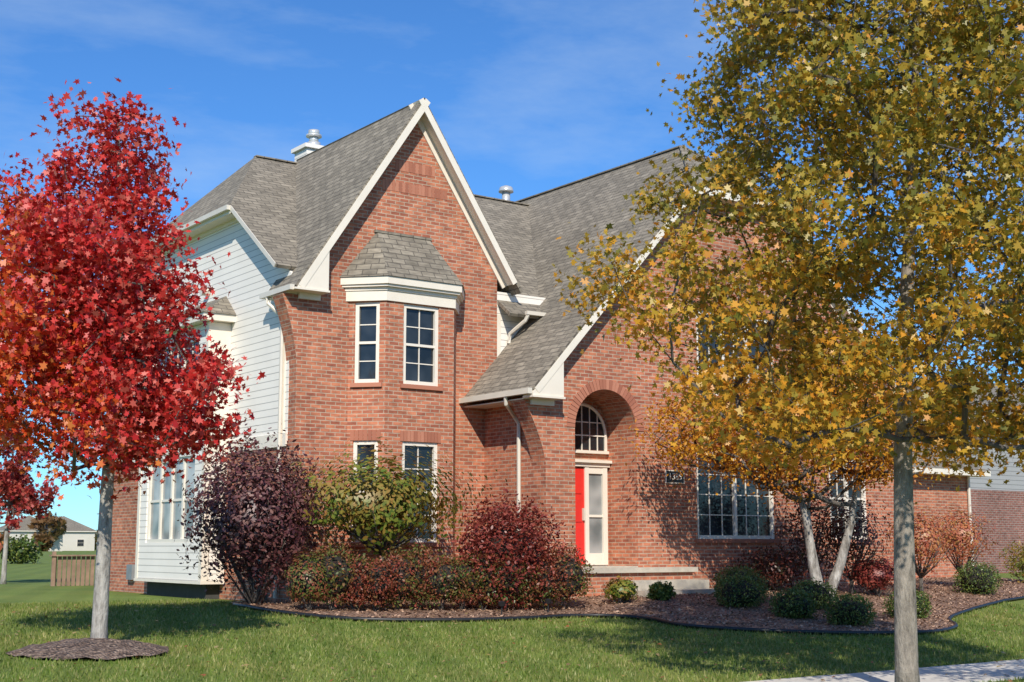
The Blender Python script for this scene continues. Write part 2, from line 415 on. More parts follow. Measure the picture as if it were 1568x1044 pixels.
B_fr.obox(OT,X,NF,ac2-.58,ac2+.58,3.68,3.70,.03,.052)
P=Builder(); P.obox(OW,X,NF,7.53,8.02,2.44,2.68,.003,.03); P.make('number_plaque',M_black,H)
P=Builder()
for (a,b,c,d) in ((7.515,7.53,2.425,2.695),(8.02,8.035,2.425,2.695)): P.obox(OW,X,NF,a,b,c,d,.003,.036)
P.obox(OW,X,NF,7.53,8.02,2.425,2.44,.003,.036); P.obox(OW,X,NF,7.53,8.02,2.68,2.695,.003,.036); P.make('plaque_border',M_white,H)
cu=bpy.data.curves.new('house_number','FONT'); cu.body='1385'; cu.size=.19; cu.extrude=.003; cu.align_x='CENTER'; cu.align_y='CENTER'; cu.offset=.001
to=bpy.data.objects.new('house_number',cu); COL.objects.link(to); to.location=(7.775,-2.137,2.56); to.rotation_euler=(math.radians(90),0,0); cu.materials.append(M_white); to.parent=H
B=Builder(); B.box((4.2,-2.42,-.3),(7.95,-2.102,.60)); B.make('porch_base',M_brick,H)
B=Builder(); B.box((4.12,-2.50,.602),(8.03,-2.104,.70)); B.box((5.125,-2.106,.60),(6.735,DY-.005,.725)); B.make('porch_cap',M_stone,H)
B=Builder(); B.box((6.0,-2.85,-.3),(8.0,-2.425,.45)); B.box((5.9,-3.25,-.3),(8.05,-2.852,.27)); B.make('porch_steps',M_stone,H)
prism('side_wall_brick',[(.3,-.3),(10.2,-.3),(10.2,3.08),(.3,3.08)],'x',0,.25,M_brick,H)
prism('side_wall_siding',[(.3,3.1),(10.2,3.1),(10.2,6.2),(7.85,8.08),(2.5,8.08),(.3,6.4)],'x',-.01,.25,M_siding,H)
B_wh.box((-.045,.3,3.02),(-.0105,2.98,3.28)); B_wh.box((-.045,6.62,3.02),(-.0105,10.2,3.28)); B_wh.box((-.04,.43,3.282),(-.0105,.55,5.9))
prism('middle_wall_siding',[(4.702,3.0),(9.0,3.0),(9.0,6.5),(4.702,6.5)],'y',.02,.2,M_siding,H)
B_wh.box((-.05,2.6,7.9),(-.011,7.8,8.0))
B=Builder(); B.box((.25,9.95,-.3),(15,10.2,6.0)); B.box((14.75,.3,-.3),(15.0,9.94,6.0)); B.make('rear_walls',M_brick,H)
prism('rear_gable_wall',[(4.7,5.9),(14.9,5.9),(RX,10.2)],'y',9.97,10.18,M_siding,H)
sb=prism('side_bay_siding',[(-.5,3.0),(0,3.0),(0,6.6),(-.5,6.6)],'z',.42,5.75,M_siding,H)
OS=(-.5,0,0); US=(0,1,0); NS=(-1,0,0)
cut(sb,[obj_cutter(OS,US,NS,3.5,6.1,1.2,3.0,.1),obj_cutter(OS,US,NS,3.5,6.1,3.95,5.5,.1)])
window(OS,US,NS,3.5,6.1,1.2,3.0,1,1,units=4,glass=B_glp,hung=True,sold=False,sill=False,depth=.1); window(OS,US,NS,3.5,6.1,3.95,5.5,2,3,units=3,hung=False,sold=False,sill=False,depth=.1)
for y0,y1 in ((2.985,3.0),(6.6,6.615)):
    B_wh.box((-.515,y0,.42),(-.36,y1,5.74)); B_wh.box((-.13,y0,.42),(-.012,y1,5.74))
    B_wh.box((-.36,y0,3.05),(-.13,y1,5.74))
B_wh.box((-.515,3.0,.42),(-.501,3.12,5.74)); B_wh.box((-.515,6.48,.42),(-.501,6.6,5.74)); B_wh.box((-.53,2.97,.36),(0,6.63,.418))
B_wh.box((-.514,3.3,3.08),(-.502,6.3,3.25))
B_wh.box((-.72,2.8,5.752),(-.01,6.8,5.9))
prism('side_bay_foundation',[(-.3,3.2),(0,3.2),(0,6.4),(-.3,6.4)],'z',-.3,.36,M_found,H)
rb=Builder(); rb.v=[Vector(v) for v in ((-.75,2.76,5.903),(-.75,6.84,5.903),(-.012,2.76,5.903),(-.012,6.84,5.903),(-.012,3.3,6.38),(-.012,6.3,6.38))]
rb.f=[(0,1,5,4),(0,4,2),(1,3,5),(0,2,3,1),(2,4,5,3)]; rb.make('side_bay_roof',M_roof,H)
def roofplane(name,pts,th=.07,mat=M_roof):
    ob=add_mesh(name,pts,[tuple(range(len(pts)))],mat,H,recalc=False)
    if ob.data.polygons[0].normal.z<0: ob.data.flip_normals(); auto_uv(ob.data)
    m=ob.modifiers.new('s','SOLIDIFY'); m.thickness=th; m.offset=-1
    return ob
GX=2.62; GZ=10.3
def g1(x): return GZ-1.5*abs(x-GX)
def P3(f,pts): return [(x,y,f(x)) for x,y in pts]
roofplane('gable_roof_left',P3(g1,[(-.22,-.32),(GX,-.32),(GX,5.3),(.1,5.3),(.1,.95),(-.22,.95)]))
roofplane('gable_roof_right',P3(g1,[(GX,-.32),(5.16,-.32),(5.16,5.0),(GX,5.3)]))
ms=.735
def mz(y): return 10.13-ms*abs(5.2-y)
roofplane('main_roof_front',[(x,y,mz(y)) for x,y in [(-.32,.3),(-.32,2.55),(1.45,5.2),(RX,5.2),(RX,-.45),(4.72,-.45),(4.72,.3)]])
roofplane('main_roof_back',[(x,y,mz(y)) for x,y in [(-.32,10.6),(-.32,7.85),(1.45,5.2),(RX,5.2),(RX,10.6)]])
roofplane('main_roof_hip',[(-.32,2.55,mz(2.55)),(-.32,7.85,mz(7.85)),(1.45,5.2,10.13)])
roofplane('wing_roof_left',[(x,y,rz(x)) for x,y in [(3.84,-2.4),(8.25,-2.4),(RX,-.5),(RX,10.4),(4.5,10.4),(4.5,0.02),(3.84,0.0)]])
roofplane('wing_roof_right',[(x,y,rz(x)) for x,y in [(15.5,-2.4),(11.15,-2.4),(RX,-.5),(RX,10.4),(15.5,10.4)]])
roofplane('wing_roof_hip',[(8.25,-2.4,rz(8.25)),(11.15,-2.4,rz(11.15)),(RX,-.5,RZ)])
rc=Builder()
for a,b in (((1.45,5.2,10.14),(RX,5.2,10.14)),((RX,-.5,RZ),(RX,10.4,RZ)),((8.25,-2.4,rz(8.25)+.0),(RX,-.5,RZ)),((11.15,-2.4,rz(11.15)),(RX,-.5,RZ))):
    d=(Vector(b)-Vector(a)).normalized(); rc.beam(a,b,.16,.03,d.cross(Vector((0,0,1))))
rc.make('ridge_caps',M_roof,H)
def rake(pa,pb,y,yw,th=.13):
    (xa,za),(xb,zb)=pa,pb
    d=Vector((xb-xa,0,zb-za)).normalized(); up=Vector((-d.z,0,d.x)); up=up if up.z>0 else -up
    o=-up*(.07+th/2-.03)
    B_wh.beam(Vector((xa,y-.012,za))+o,Vector((xb,y-.012,zb))+o,.024,th,(0,1,0))
    o2=-up*(.10)
    B_wh.beam(Vector((xa,(y+yw)/2,za))+o2,Vector((xb,(y+yw)/2,zb))+o2,abs(yw-y)-.004,.02,(0,1,0))
    o3=-up*(.115+.06)
    B_wh.beam(Vector((xa,yw-.018,za))+o3,Vector((xb,yw-.018,zb))+o3,.03,.12,(0,1,0))
rake((-.2,g1(-.2)),(GX,GZ),-.32,0); rake((GX,GZ),(5.02,g1(5.02)),-.322,0)
rake((3.86,rz(3.86)),(8.25,rz(8.25)),-2.4,-2.1); rake((11.15,rz(11.15)),(15.48,rz(15.48)),-2.4,-2.1)
def chop(xa,xb,zl,f,y0,y1,name):
    prism(name,[(xa,zl),(xb,zl),(xb,f(xb)-.14),(xa,f(xa)-.08)],'y',y0,y1,M_white,H)
chop(-.22,.48,6.0,g1,-.335,-.003,'eave_return'); chop(3.84,4.60,4.02,rz,-2.415,-2.103,'eave_return_wing')
B_wh.box((-.25,-.36,5.96),(.50,-.002,5.998)); B_wh.box((3.82,-2.44,3.975),(4.62,-2.101,4.018))
B_wh.box((-.0,-.06,5.84),(.46,-.001,5.958)); B_wh.box((4.0,-2.16,3.86),(4.56,-2.101,3.973))
B_wh.box((-.24,.0,5.93),(-.012,.95,5.97)); B_wh.box((3.86,-2.1,3.96),(4.378,-.003,3.985))
B_wh.box((-.335,2.5,mz(2.55)-.20),(-.31,7.9,mz(2.55)-.06)); B_wh.box((-.31,2.55,mz(2.55)-.2),(-.012,7.85,mz(2.55)-.17))
B_wh.box((8.2,-2.43,rz(8.25)-.2),(11.2,-2.40,rz(8.25)-.03)); B_wh.box((8.3,-2.4,rz(8.25)-.2),(11.1,-2.1,rz(8.25)-.17))
B_gut.box((-.33,-.30,5.95),(-.235,1.02,6.05)); B_gut.box((3.73,-2.40,4.04),(3.835,-.005,4.15))
B_gut.box((5.1,-.55,5.97),(6.2,-.46,6.05))
B_gut.beam((-.335,.35,mz(.35)-.05),(-.335,2.52,mz(2.52)-.05),.02,.09,(1,0,0)); B_gut.box((-.42,2.5,mz(2.55)-.13),(-.336,7.9,mz(2.55)-.03))
def spout(pts): B_gut.tube(pts,.042,6)
spout([(-.29,.75,5.95),(-.28,.72,5.82),(-.08,.5,5.55),(-.07,.5,5.4),(-.07,.5,3.3),(-.07,.5,.15)])
spout([(3.78,-1.6,4.04),(3.8,-1.58,3.9),(4.2,-1.3,3.7),(4.32,-1.3,3.55),(4.32,-1.3,.3)])
spout([(5.15,-.51,5.97),(5.12,-.45,5.85),(4.98,-.08,5.6),(4.98,-.05,5.4),(4.98,-.05,rz(4.98)+.1)])
B_wh.box((4.705,-.0,5.0),(4.80,.018,6.0))
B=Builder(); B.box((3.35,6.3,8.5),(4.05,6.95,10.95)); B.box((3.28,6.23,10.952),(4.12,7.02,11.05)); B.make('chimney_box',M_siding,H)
B=Builder(); B.tube([(3.7,6.6,11.05),(3.7,6.6,11.2)],.17,16); B.tube([(3.7,6.6,11.2),(3.7,6.6,11.35)],.12,16); B.tube([(3.7,6.6,11.35),(3.7,6.6,11.40)],.2,16); B.tube([(3.7,6.6,11.4),(3.7,6.6,11.52)],[.15,.14],16); B.make('chimney_flue',M_pipe,H,True)
B=Builder(); B.tube([(8.75,5.3,9.9),(8.75,5.3,10.42)],.11,14); B.tube([(8.75,5.3,10.42),(8.75,5.3,10.46),(8.75,5.3,10.55),(8.75,5.3,10.6)],[.2,.2,.17,.05],14); B.make('roof_vent',M_pipe,H,True)
gw=prism('low_wing_wall',[(15.0,-.3),(20.2,-.3),(20.2,3.2),(15.0,3.2)],'y',-.4,8,M_brick,H)
cut(gw,[obj_cutter((0,-.4,0),X,NF,16.6,17.8,1.25,2.8,.1)])
window((0,-.4,0),X,NF,16.6,17.8,1.25,2.8,2,3,units=1,depth=.1)
roofplane('low_wing_roof_front',[(14.9,-.8,3.15),(20.6,-.8,3.15),(18.2,3.8,5.6),(14.9,3.8,5.6)]); roofplane('low_wing_roof_side',[(20.6,-.8,3.15),(20.6,8.4,3.15),(18.2,3.8,5.6)]); roofplane('low_wing_roof_back',[(14.9,8.4,3.15),(20.6,8.4,3.15),(18.2,3.8,5.6),(14.9,3.8,5.6)])
B_wh.box((15.1,-.83,3.0),(20.6,-.8,3.14)); B_wh.box((15.1,-.8,3.0),(20.6,-.4,3.03)); spout([(20.1,-.47,3.0),(20.1,-.47,.1)])
B=Builder(); B.box((-.14,.9,.35),(-.003,1.25,.95)); B.box((-.1,1.0,.05),(-.003,1.1,.35)); B.tube([(-.14,1.07,.7),(-.2,1.07,.7)],.12,12); B.make('electric_meter',M_grey,H)
B=Builder(); B.box((-.1,7.9,.35),(-.003,8.25,.7)); B.make('hose_box',M_grey,H)
B_gut.tube([(-.02,4.2,6.6),(-.2,4.2,6.6)],.09,10)
B_fr.make('window_frames',M_wframe,H); B_gl.make('window_glass_panes',M_glass,H); B_glp.make('curtained_glass_panes',M_glassp,H)
B_wh.make('white_trim',M_white,H); B_sol.make('soldier_course_bricks',M_vous,H); B_gut.make('gutters_and_downspouts',M_gut,H); B_sill.make('window_sills',M_vous,H)

# ------------------------------------------------------------------ leaves
MAPLE=np.array([(0,-.5),(.16,-.22),(.48,-.32),(.36,-.02),(.58,.22),(.22,.18),(0,.62),(-.22,.18),(-.58,.22),(-.36,-.02),(-.48,-.32),(-.16,-.22)])
OVAL=np.array([(0,-.5),(.28,-.15),(.24,.2),(0,.55),(-.24,.2),(-.28,-.15)])
def leafmesh(name,C,size,shape,mat,parent=None,upbias=.5,seed=1,fold=.25,wild=0):
    r=np.random.default_rng(seed); n=len(C); k=len(shape)
    nn=r.normal(size=(n,3)); nn/=np.linalg.norm(nn,axis=1,keepdims=True); nn[:,2]=nn[:,2]+upbias
    nn/=np.linalg.norm(nn,axis=1,keepdims=True)
    t=r.normal(size=(n,3)); a=np.cross(nn,t); a/=np.linalg.norm(a,axis=1,keepdims=True); b=np.cross(nn,a)
    s=size*r.uniform(.6,1.3,(n,1,1))
    sx=shape[:,0][None,:,None]*r.uniform(.6,1.05,(n,1,1)); sy=shape[:,1][None,:,None]
    fz=-(np.abs(shape[:,0])+np.abs(shape[:,1])*.4)[None,:,None]*fold*r.uniform(-.6,1.8,(n,1,1))
    V=C[:,None,:]+s*(sx*a[:,None,:]+sy*b[:,None,:]+fz*nn[:,None,:])
    me=bpy.data.meshes.new(name); me.vertices.add(n*k); me.vertices.foreach_set('co',V.reshape(-1).astype(np.float32))
    me.loops.add(n*k); me.loops.foreach_set('vertex_index',np.arange(n*k,dtype=np.int32))
    me.polygons.add(n); me.polygons.foreach_set('loop_start',np.arange(0,n*k,k,dtype=np.int32))
    me.update(calc_edges=True); me.validate()
    ob=bpy.data.objects.new(name,me); COL.objects.link(ob); me.materials.append(mat)
    if parent: ob.parent=parent
    return ob
def grow(trunk,tr_r,clumps,seed,twig=.006,flare=1.5,brmax=.42,first=1,split=False):
    rr=random.Random(seed)
    nodes=[Vector(p) for p in trunk]; par=[i-1 for i in range(len(trunk))]; load=[0]*len(trunk)
    order=sorted(range(len(clumps)),key=lambda i:(clumps[i]-nodes[0]).length)
    for ci in order:
        c=clumps[ci]; best=None; bd=1e9
        for i in range(first,len(nodes)):
            p=nodes[i]; d=c-p; L=d.length
            cost=L*(1 if i>=len(trunk) else .82)+max(0,-(d.z)+.3*math.hypot(d.x,d.y))*1.3
            if cost<bd: bd=cost; best=i
        p=nodes[best]; d=c-p; L=d.length; m=max(1,int(L/.35)); prev=best
        for j in range(1,m+1):
            t=j/m; q=p+d*t
            q.z+= -.12*L*math.sin(math.pi*t)
            if j<m: q+=Vector((rr.uniform(-1,1),rr.uniform(-1,1),rr.uniform(-1,1)))*.05
            nodes.append(q); par.append(prev); load.append(0); prev=len(nodes)-1
        i=prev
        while i>=0: load[i]+=1; i=par[i]
    B=Builder()
    tot=max(load); nt=len(trunk)
    hz=trunk[-1][2]-trunk[0][2]
    def rad(i):
        if i>=nt: return max(twig,min(tr_r*brmax,tr_r*.8*math.sqrt(load[i]/tot)))
        f=(nodes[i].z-nodes[0].z)/hz
        return tr_r*(1-(1-.12)*f**1.15)*(flare if i==0 else 1)
    B.tube(nodes[:nt],[rad(i) for i in range(nt)],12)
    B2=Builder() if split else B
    child={}
    for i in range(nt,len(nodes)): child.setdefault(par[i],[]).append(i)
    done=set()
    for i in range(nt,len(nodes)):
        if i in done: continue
        path=[par[i],i]; done.add(i)
        j=i
        while j in child:
            nx=max(child[j],key=lambda q:load[q])
            if nx in done: break
            path.append(nx); done.add(nx); j=nx
        rs=[rad(q) for q in path]; rs[0]=min(rs[0],rs[1]*1.15)
        B2.tube([nodes[q] for q in path],rs,6)
    return (B,B2) if split else B
def densify(tr,st=.3):
    out=[Vector(tr[0])]
    for a,b in zip(tr[:-1],tr[1:]):
        a=Vector(a);b=Vector(b);m=max(1,int((b-a).length/st))
        for j in range(1,m+1): out.append(a.lerp(b,j/m))
    return out
def clumps_in(fn,n,seed,mind=.3):
    r=random.Random(seed); out=[]; tries=0
    while len(out)<n and tries<n*200:
        tries+=1; c=fn(r)
        if c is None: continue
        if all((c-o).length>mind for o in out): out.append(c)
    return out
def leaves_around(clumps,per,sig,seed,sq=.75):
    r=np.random.default_rng(seed); out=[]
    for c in clumps:
        m=int(per*r.uniform(.4,1.6)); s=sig*r.uniform(.7,1.3)
        q=r.normal(size=(m,3))*s; q[:,2]*=sq; out.append(q+np.array(c)[None,:])
    return np.concatenate(out)

PL=[(-.1,0,6.1,.72,1.45),(.55,.2,5.9,.42,1.05),(-1.2,.1,4.9,.75,1.45),(.55,-.2,4.9,.62,.95),(-.25,0,4.5,1.05,1.4),(-1.2,-.2,3.35,1.1,.9),(1.2,.1,3.2,.80,.55),(.1,-.4,3.0,1.1,.8),(-.3,.9,4.0,1.0,1.3),(-.2,-.9,4.2,.9,1.3),(.5,.8,3.4,.9,.8),(-.7,-.5,5.6,.5,.9)]
def red_maple(name,base,scale,seed,nc,per,mat,bark,leaf=.10,mat2=None):
    T=empty(name); bx,by,bz=base
    W=[a[3]**2*a[4] for a in PL]
    def fn(r):
        pl=r.choices(PL,W)[0]
        while True:
            v=Vector((r.uniform(-1,1),r.uniform(-1,1),r.uniform(-1,1)))
            if v.length<1: break
        v*= (1 if v.length>.45 else 1.5)
        lat=pl[0]+v.x*pl[3]; dep=pl[1]+v.y*pl[3]*1.1; z=pl[2]+v.z*pl[4]
        if z<2.25: return None
        return Vector((bx+scale*(.809*lat+.588*dep),by+scale*(-.588*lat+.809*dep),bz+scale*z))
    cl=clumps_in(fn,nc,seed,.23*scale)
    tr=densify([(bx,by,bz-.1),(bx,by,bz+.3*scale),(bx+.01,by,bz+1.2*scale),(bx+.02,by,bz+2.1*scale),(bx+.06,by+.03,bz+3.2*scale),(bx+.1,by,bz+4.5*scale),(bx+.02,by,bz+5.8*scale),(bx-.05,by,bz+7.1*scale)],.4)
    g,g2=grow(tr,.105*scale,cl,seed,flare=1.3,first=6,split=True,brmax=.36); g.make('trunk',bark,T,True); g2.make('branches',M_dkbark,T,True)
    P=leaves_around(cl,per,.15*scale,seed,1.05)
    if mat2:
        lat=(P[:,0]-bx)*.809-(P[:,1]-by)*.588; zz=P[:,2]-bz
        pr=np.clip((-.1-lat)*.6+ (4.6-zz)*.28,0,.85); k=np.random.default_rng(3).uniform(size=len(P))<pr
        leafmesh('orange_leaves',P[k],leaf,MAPLE,mat2,T,.45,seed+1); P=P[~k]
    leafmesh('leaves',P,leaf,MAPLE,mat,T,.45,seed)
    return T
M_redleaf=leafmat('red_maple_leaf',[(.32,.012,.012),(.58,.028,.024),(.70,.065,.05),(.74,.22,.16)],trans=.33)
M_redor=leafmat('red_orange_maple_leaf',[(.46,.020,.010),(.66,.075,.016),(.72,.15,.026),(.70,.24,.06)],trans=.33)
M_bark=barkmat('grey_bark',(.17,.15,.13),(.44,.41,.36))
M_dkbark=barkmat('dark_branch_bark',(.06,.05,.042),(.15,.125,.105))
red_maple('red_maple_tree',(-5.77,-6.07,-.2),1,3,350,92,M_redleaf,M_bark,.090,M_redor)
red_maple('red_maple_tree',(-.35,17.2,.05),.74,9,90,60,leafmat('red_maple_leaf_far',[(.28,.02,.03),(.48,.06,.05),(.52,.14,.09)]),M_bark,.14)

M_bark2=barkmat('brown_bark',(.12,.10,.08),(.34,.29,.235),11)
M_yel=leafmat('yellow_maple_leaf',[(.16,.16,.03),(.38,.30,.045),(.54,.37,.05),(.62,.35,.045)],accent=(.21,.215,.035),asc=1.0,lo=.48,hi=.66,amt=.6,trans=.35)
M_yelo=leafmat('gold_maple_leaf',[(.36,.25,.03),(.60,.35,.035),(.68,.33,.03),(.64,.25,.025)],trans=.35)
def yellow():
    T=empty('yellow_maple_tree'); bx,by,bz=.37,-13.73,-.47
    pz=[2.7,3.3,4.4,5.5,7,8.5,10.2]; pr=[1.9,2.75,3.1,2.75,2.45,2.2,.9]
    def fn(r):
        z=r.uniform(2.7,10.2); a=r.uniform(0,2*math.pi); q=(r.uniform(.03,1))**.5
        R=float(np.interp(z,pz,pr))*(1+.12*math.sin(3*a+2+z)+.08*math.sin(7*a-z*2))
        if z<3.2+.3*math.sin(3*a) and q<.4: return None
        return Vector((bx+.2+R*q*math.cos(a),by-.15+R*q*math.sin(a),bz+z))
    cl=clumps_in(fn,600,5,.25)
    tr=densify([(bx,by,bz-.1),(bx,by,bz+.3),(bx+.02,by-.01,bz+1.4),(bx+.05,by-.03,bz+2.6),(bx+.12,by-.06,bz+3.6),(bx+.17,by-.1,bz+4.6),(bx+.25,by-.18,bz+5.8),(bx+.34,by-.22,bz+7.2),(bx+.4,by-.25,bz+8.8)])
    g,g2=grow(tr,.128,cl,5,flare=1.2,first=9,brmax=.26,split=True); g.make('trunk',M_bark2,T,True); g2.make('branches',M_dkbark,T,True)
    P=leaves_around(cl,138,.20,5)
    lat=(P[:,0]-bx)*.809-(P[:,1]-by)*.588; zz=P[:,2]-bz
    pr_=np.clip((5.4-zz)*.32-lat*.1,.12,.85); k=np.random.default_rng(4).uniform(size=len(P))<pr_
    leafmesh('gold_leaves',P[k],.080,MAPLE,M_yelo,T,.5,15); leafmesh('leaves',P[~k],.080,MAPLE,M_yel,T,.5,5)
yellow()

def orange():
    T=empty('ornamental_birch_tree'); bx,by=9.13,-4.9; bz=gzf(bx,by)
    M_or=leafmat('orange_leaf',[(.42,.13,.01),(.64,.27,.02),(.72,.37,.03),(.48,.29,.03)],accent=(.50,.14,.012),asc=.5,trans=.35)
    ex,ey=.809,-.588
    def fn(r):
        a=r.uniform(0,2*math.pi); z=r.uniform(-1,1); q=(r.uniform(.05,1))**.45; s=math.sqrt(1-z*z)
        u=3.05*q*s*math.cos(a); w=1.6*q*s*math.sin(a); h=3.35+1.25*q*z
        if h<2.3+.2*math.sin(3*u): return None
        return Vector((bx-.5+u*ex+w*.3,by+u*ey+w*.6-.1,bz+h))
    cl=clumps_in(fn,250,8,.24)
    B=Builder(); B2=Builder()
    mains=[[(-.05,0),(-.2,.8),(-.3,1.6),(-.5,2.5),(-1.1,3.2)],[(.08,0),(.42,.8),(.66,1.6),(.8,2.4),(1.2,3.2)],[(0,0),(-.02,.9),(-.1,1.9),(.1,2.9),(.2,3.6)]]
    for i,m in enumerate(mains):
        tr=[(bx+u*ex+.05*i,by+u*ey+.16*i,bz-.05+z) for u,z in m]
        sub=[c for j,c in enumerate(cl) if j%3==i]
        g,g2=grow(densify(tr,.4),(.13,.12,.07)[i],sub,i+20,flare=1.25,first=4,split=True)
        for A,Gq in ((B,g),(B2,g2)):
            k=len(A.v); A.v+=Gq.v; A.f+=[tuple(k+q for q in f) for f in Gq.f]
    B.make('trunks',barkmat('white_bark',(.08,.065,.05),(.42,.38,.33),9,(.66,.62,.56)),T,True); B2.make('branches',M_dkbark,T,True)
    leafmesh('leaves',leaves_around(cl,110,.22,8),.08,OVAL,M_or,T,.5,8)
orange()

def shrub(name,c,rad,n,leaf,mat,seed,shape=OVAL,lump=.16,core=None,trunk=0,branches=10,bark=None,inner=.55,up=.3,dome=0):
    T=empty(name); r=np.random.default_rng(seed)
    d=r.normal(size=(n,3)); d/=np.linalg.norm(d,axis=1,keepdims=True)
    az=np.arctan2(d[:,1],d[:,0])
    f=1+lump*(np.sin(3*az+seed+2*d[:,2])+.7*np.sin(6*az-4*d[:,2]+seed*2)+.6*np.sin(9*d[:,2]+5*az)+.5*np.sin(13*az+11*d[:,2]))
    q=r.uniform(inner**2,1.0,(n,))**.5; q+=np.abs(r.normal(size=n))*.05*r.uniform(0,2,n)
    P=d*(q*f)[:,None]*np.array(rad)[None,:]+np.array(c)[None,:]
    P=P[P[:,2]>gzf(c[0],c[1])+.04]
    leafmesh('leaves',P,leaf,shape,mat,T,up,seed)
    g0=gzf(c[0],c[1]); B=Builder(); rr=random.Random(seed)
    base=Vector((c[0],c[1],g0-.05))
    fork=base+Vector((0,0,trunk+.08))
    if trunk: B.tube([base,(base+fork)/2+Vector((.02,.01,0)),fork],[.06,.045,.04],8)
    for i in range(branches):
        a=rr.uniform(0,6.28); e=rr.uniform(.2,1)
        tgt=Vector((c[0]+rad[0]*.85*math.cos(a)*math.sqrt(1-e*e*.7),c[1]+rad[1]*.85*math.sin(a)*math.sqrt(1-e*e*.7),c[2]+rad[2]*.8*(e*1.6-.8)))
        s=fork if trunk else base+Vector((rr.uniform(-.1,.1),rr.uniform(-.1,.1),0))
        m=(s+tgt)/2+Vector((0,0,-.05)); B.tube([s,m,tgt],[.022,.014,.005],5)
    B.make('stems',bark or M_dkbark,T,True)
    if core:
        me=bpy.data.meshes.new('inner_occluder'); bm=bmesh.new(); bmesh.ops.create_icosphere(bm,subdivisions=3,radius=1)
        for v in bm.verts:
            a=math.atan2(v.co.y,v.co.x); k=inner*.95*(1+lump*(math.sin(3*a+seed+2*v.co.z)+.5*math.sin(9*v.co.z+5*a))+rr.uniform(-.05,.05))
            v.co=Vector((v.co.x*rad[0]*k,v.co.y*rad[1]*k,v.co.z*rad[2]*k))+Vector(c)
        bm.to_mesh(me); bm.free(); ob=bpy.data.objects.new('inner_occluder',me); COL.objects.link(ob); me.materials.append(core); ob.parent=T  # dark solid blob added inside to block the view through the leaves
    return T
M_core=simple('dark_core',(.02,.016,.012),.95,.3,8)  # near-black fill for the occluder blobs added inside shrubs
M_purp=leafmat('purple_leaf',[(.045,.014,.018),(.10,.03,.036),(.17,.06,.055),(.24,.12,.10)],trans=.2)
M_grn=leafmat('green_yellow_leaf',[(.07,.13,.02),(.14,.21,.03),(.28,.27,.04),(.36,.17,.04)],accent=(.34,.20,.04),asc=1.6)
M_jred=leafmat('japanese_maple_leaf',[(.12,.020,.016),(.23,.036,.026),(.36,.085,.055)],trans=.25)
M_barb=leafmat('hedge_leaf',[(.055,.095,.018),(.13,.155,.03),(.24,.10,.04),(.34,.08,.05)],accent=(.32,.045,.04),asc=1.3,lo=.5,hi=.62,trans=.25,amt=.6)
M_box=leafmat('boxwood_leaf',[(.04,.075,.015),(.09,.14,.025),(.22,.24,.05)],trans=.2)
M_dk=leafmat('dark_shrub_leaf',[(.03,.035,.012),(.09,.025,.018),(.15,.035,.02)],trans=.2)
M_orr=leafmat('coral_shrub_leaf',[(.36,.08,.04),(.52,.17,.08),(.50,.28,.08)])
shrub('purple_leaf_plum_shrub',(-1.0,-.55,1.72),(1.2,1.2,1.3),15000,.085,M_purp,1,lump=.11,branches=24,inner=.2,core=None)
shrub('pear_shrub_tree',(1.0,-1.6,1.98),(1.7,1.0,.88),6800,.10,M_grn,2,lump=.19,trunk=.9,branches=26,inner=.05)
shrub('japanese_maple_shrub',(2.85,-2.95,1.0),(1.0,.9,.98),9500,.075,M_jred,3,lump=.09,trunk=.2,branches=14,inner=.45,core=M_core,up=.8)
def hedge():
    r=np.random.default_rng(4); T=empty('barberry_hedge'); Ps=[]
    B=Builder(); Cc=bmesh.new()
    for i in range(13):
        t=i/12; cx=-.75+4.5*t; cy=-2.15-1.35*t; R=.45+.08*math.sin(i*2.3); h=.46+.05*math.sin(i*1.7)
        n=2500; d=r.normal(size=(n,3)); d/=np.linalg.norm(d,axis=1,keepdims=True); q=r.uniform(.4,1.05,(n,1))**.4
        az=np.arctan2(d[:,1],d[:,0]); f=(1+.10*np.sin(4*az+i)+.1*np.sin(9*d[:,2]+i)+.07*np.sin(14*az+8*d[:,2]))[:,None]
        g=gzf(cx,cy); P=d*q*f*np.array([R,R*.95,h])+np.array([cx,cy,g+.12+h]); Ps.append(P)
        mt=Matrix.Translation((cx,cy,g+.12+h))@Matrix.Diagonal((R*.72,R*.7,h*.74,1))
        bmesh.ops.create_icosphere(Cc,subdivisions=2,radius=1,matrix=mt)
        for k in range(7):
            a=r.uniform(0,6.28); B.tube([(cx,cy,g),(cx+.15*math.cos(a),cy+.15*math.sin(a),g+.3),(cx+.35*math.cos(a),cy+.35*math.sin(a),g+.8)],[.012,.009,.004],5)
    for v in Cc.verts: v.co+=Vector((random.uniform(-.03,.03),random.uniform(-.03,.03),random.uniform(-.03,.03)))
    me=bpy.data.meshes.new('inner_occluder'); Cc.to_mesh(me); ob=bpy.data.objects.new('inner_occluder',me); COL.objects.link(ob); me.materials.append(M_core); ob.parent=T  # dark blobs added inside the hedge as occluders, no modelled twigs
    leafmesh('leaves',np.concatenate(Ps),.055,OVAL,M_barb,T,.3,4); B.make('stems',M_dkbark,T)
hedge()
for i,(x,y,w,h) in enumerate([(6.6,-5.1,.48,.33),(6.5,-6.5,.40,.29),(6.75,-7.55,.42,.30),(8.9,-7.1,.40,.30),(14.5,-4.6,.5,.40),(8.0,-5.6,.45,.3),(7.5,-4.2,.5,.36)]):
    g=gzf(x,y); shrub('boxwood_shrub',(x,y,g+h*.85),(w,w,h),3200,.042,M_box,30+i,lump=.06,branches=6,inner=.75,core=M_core)
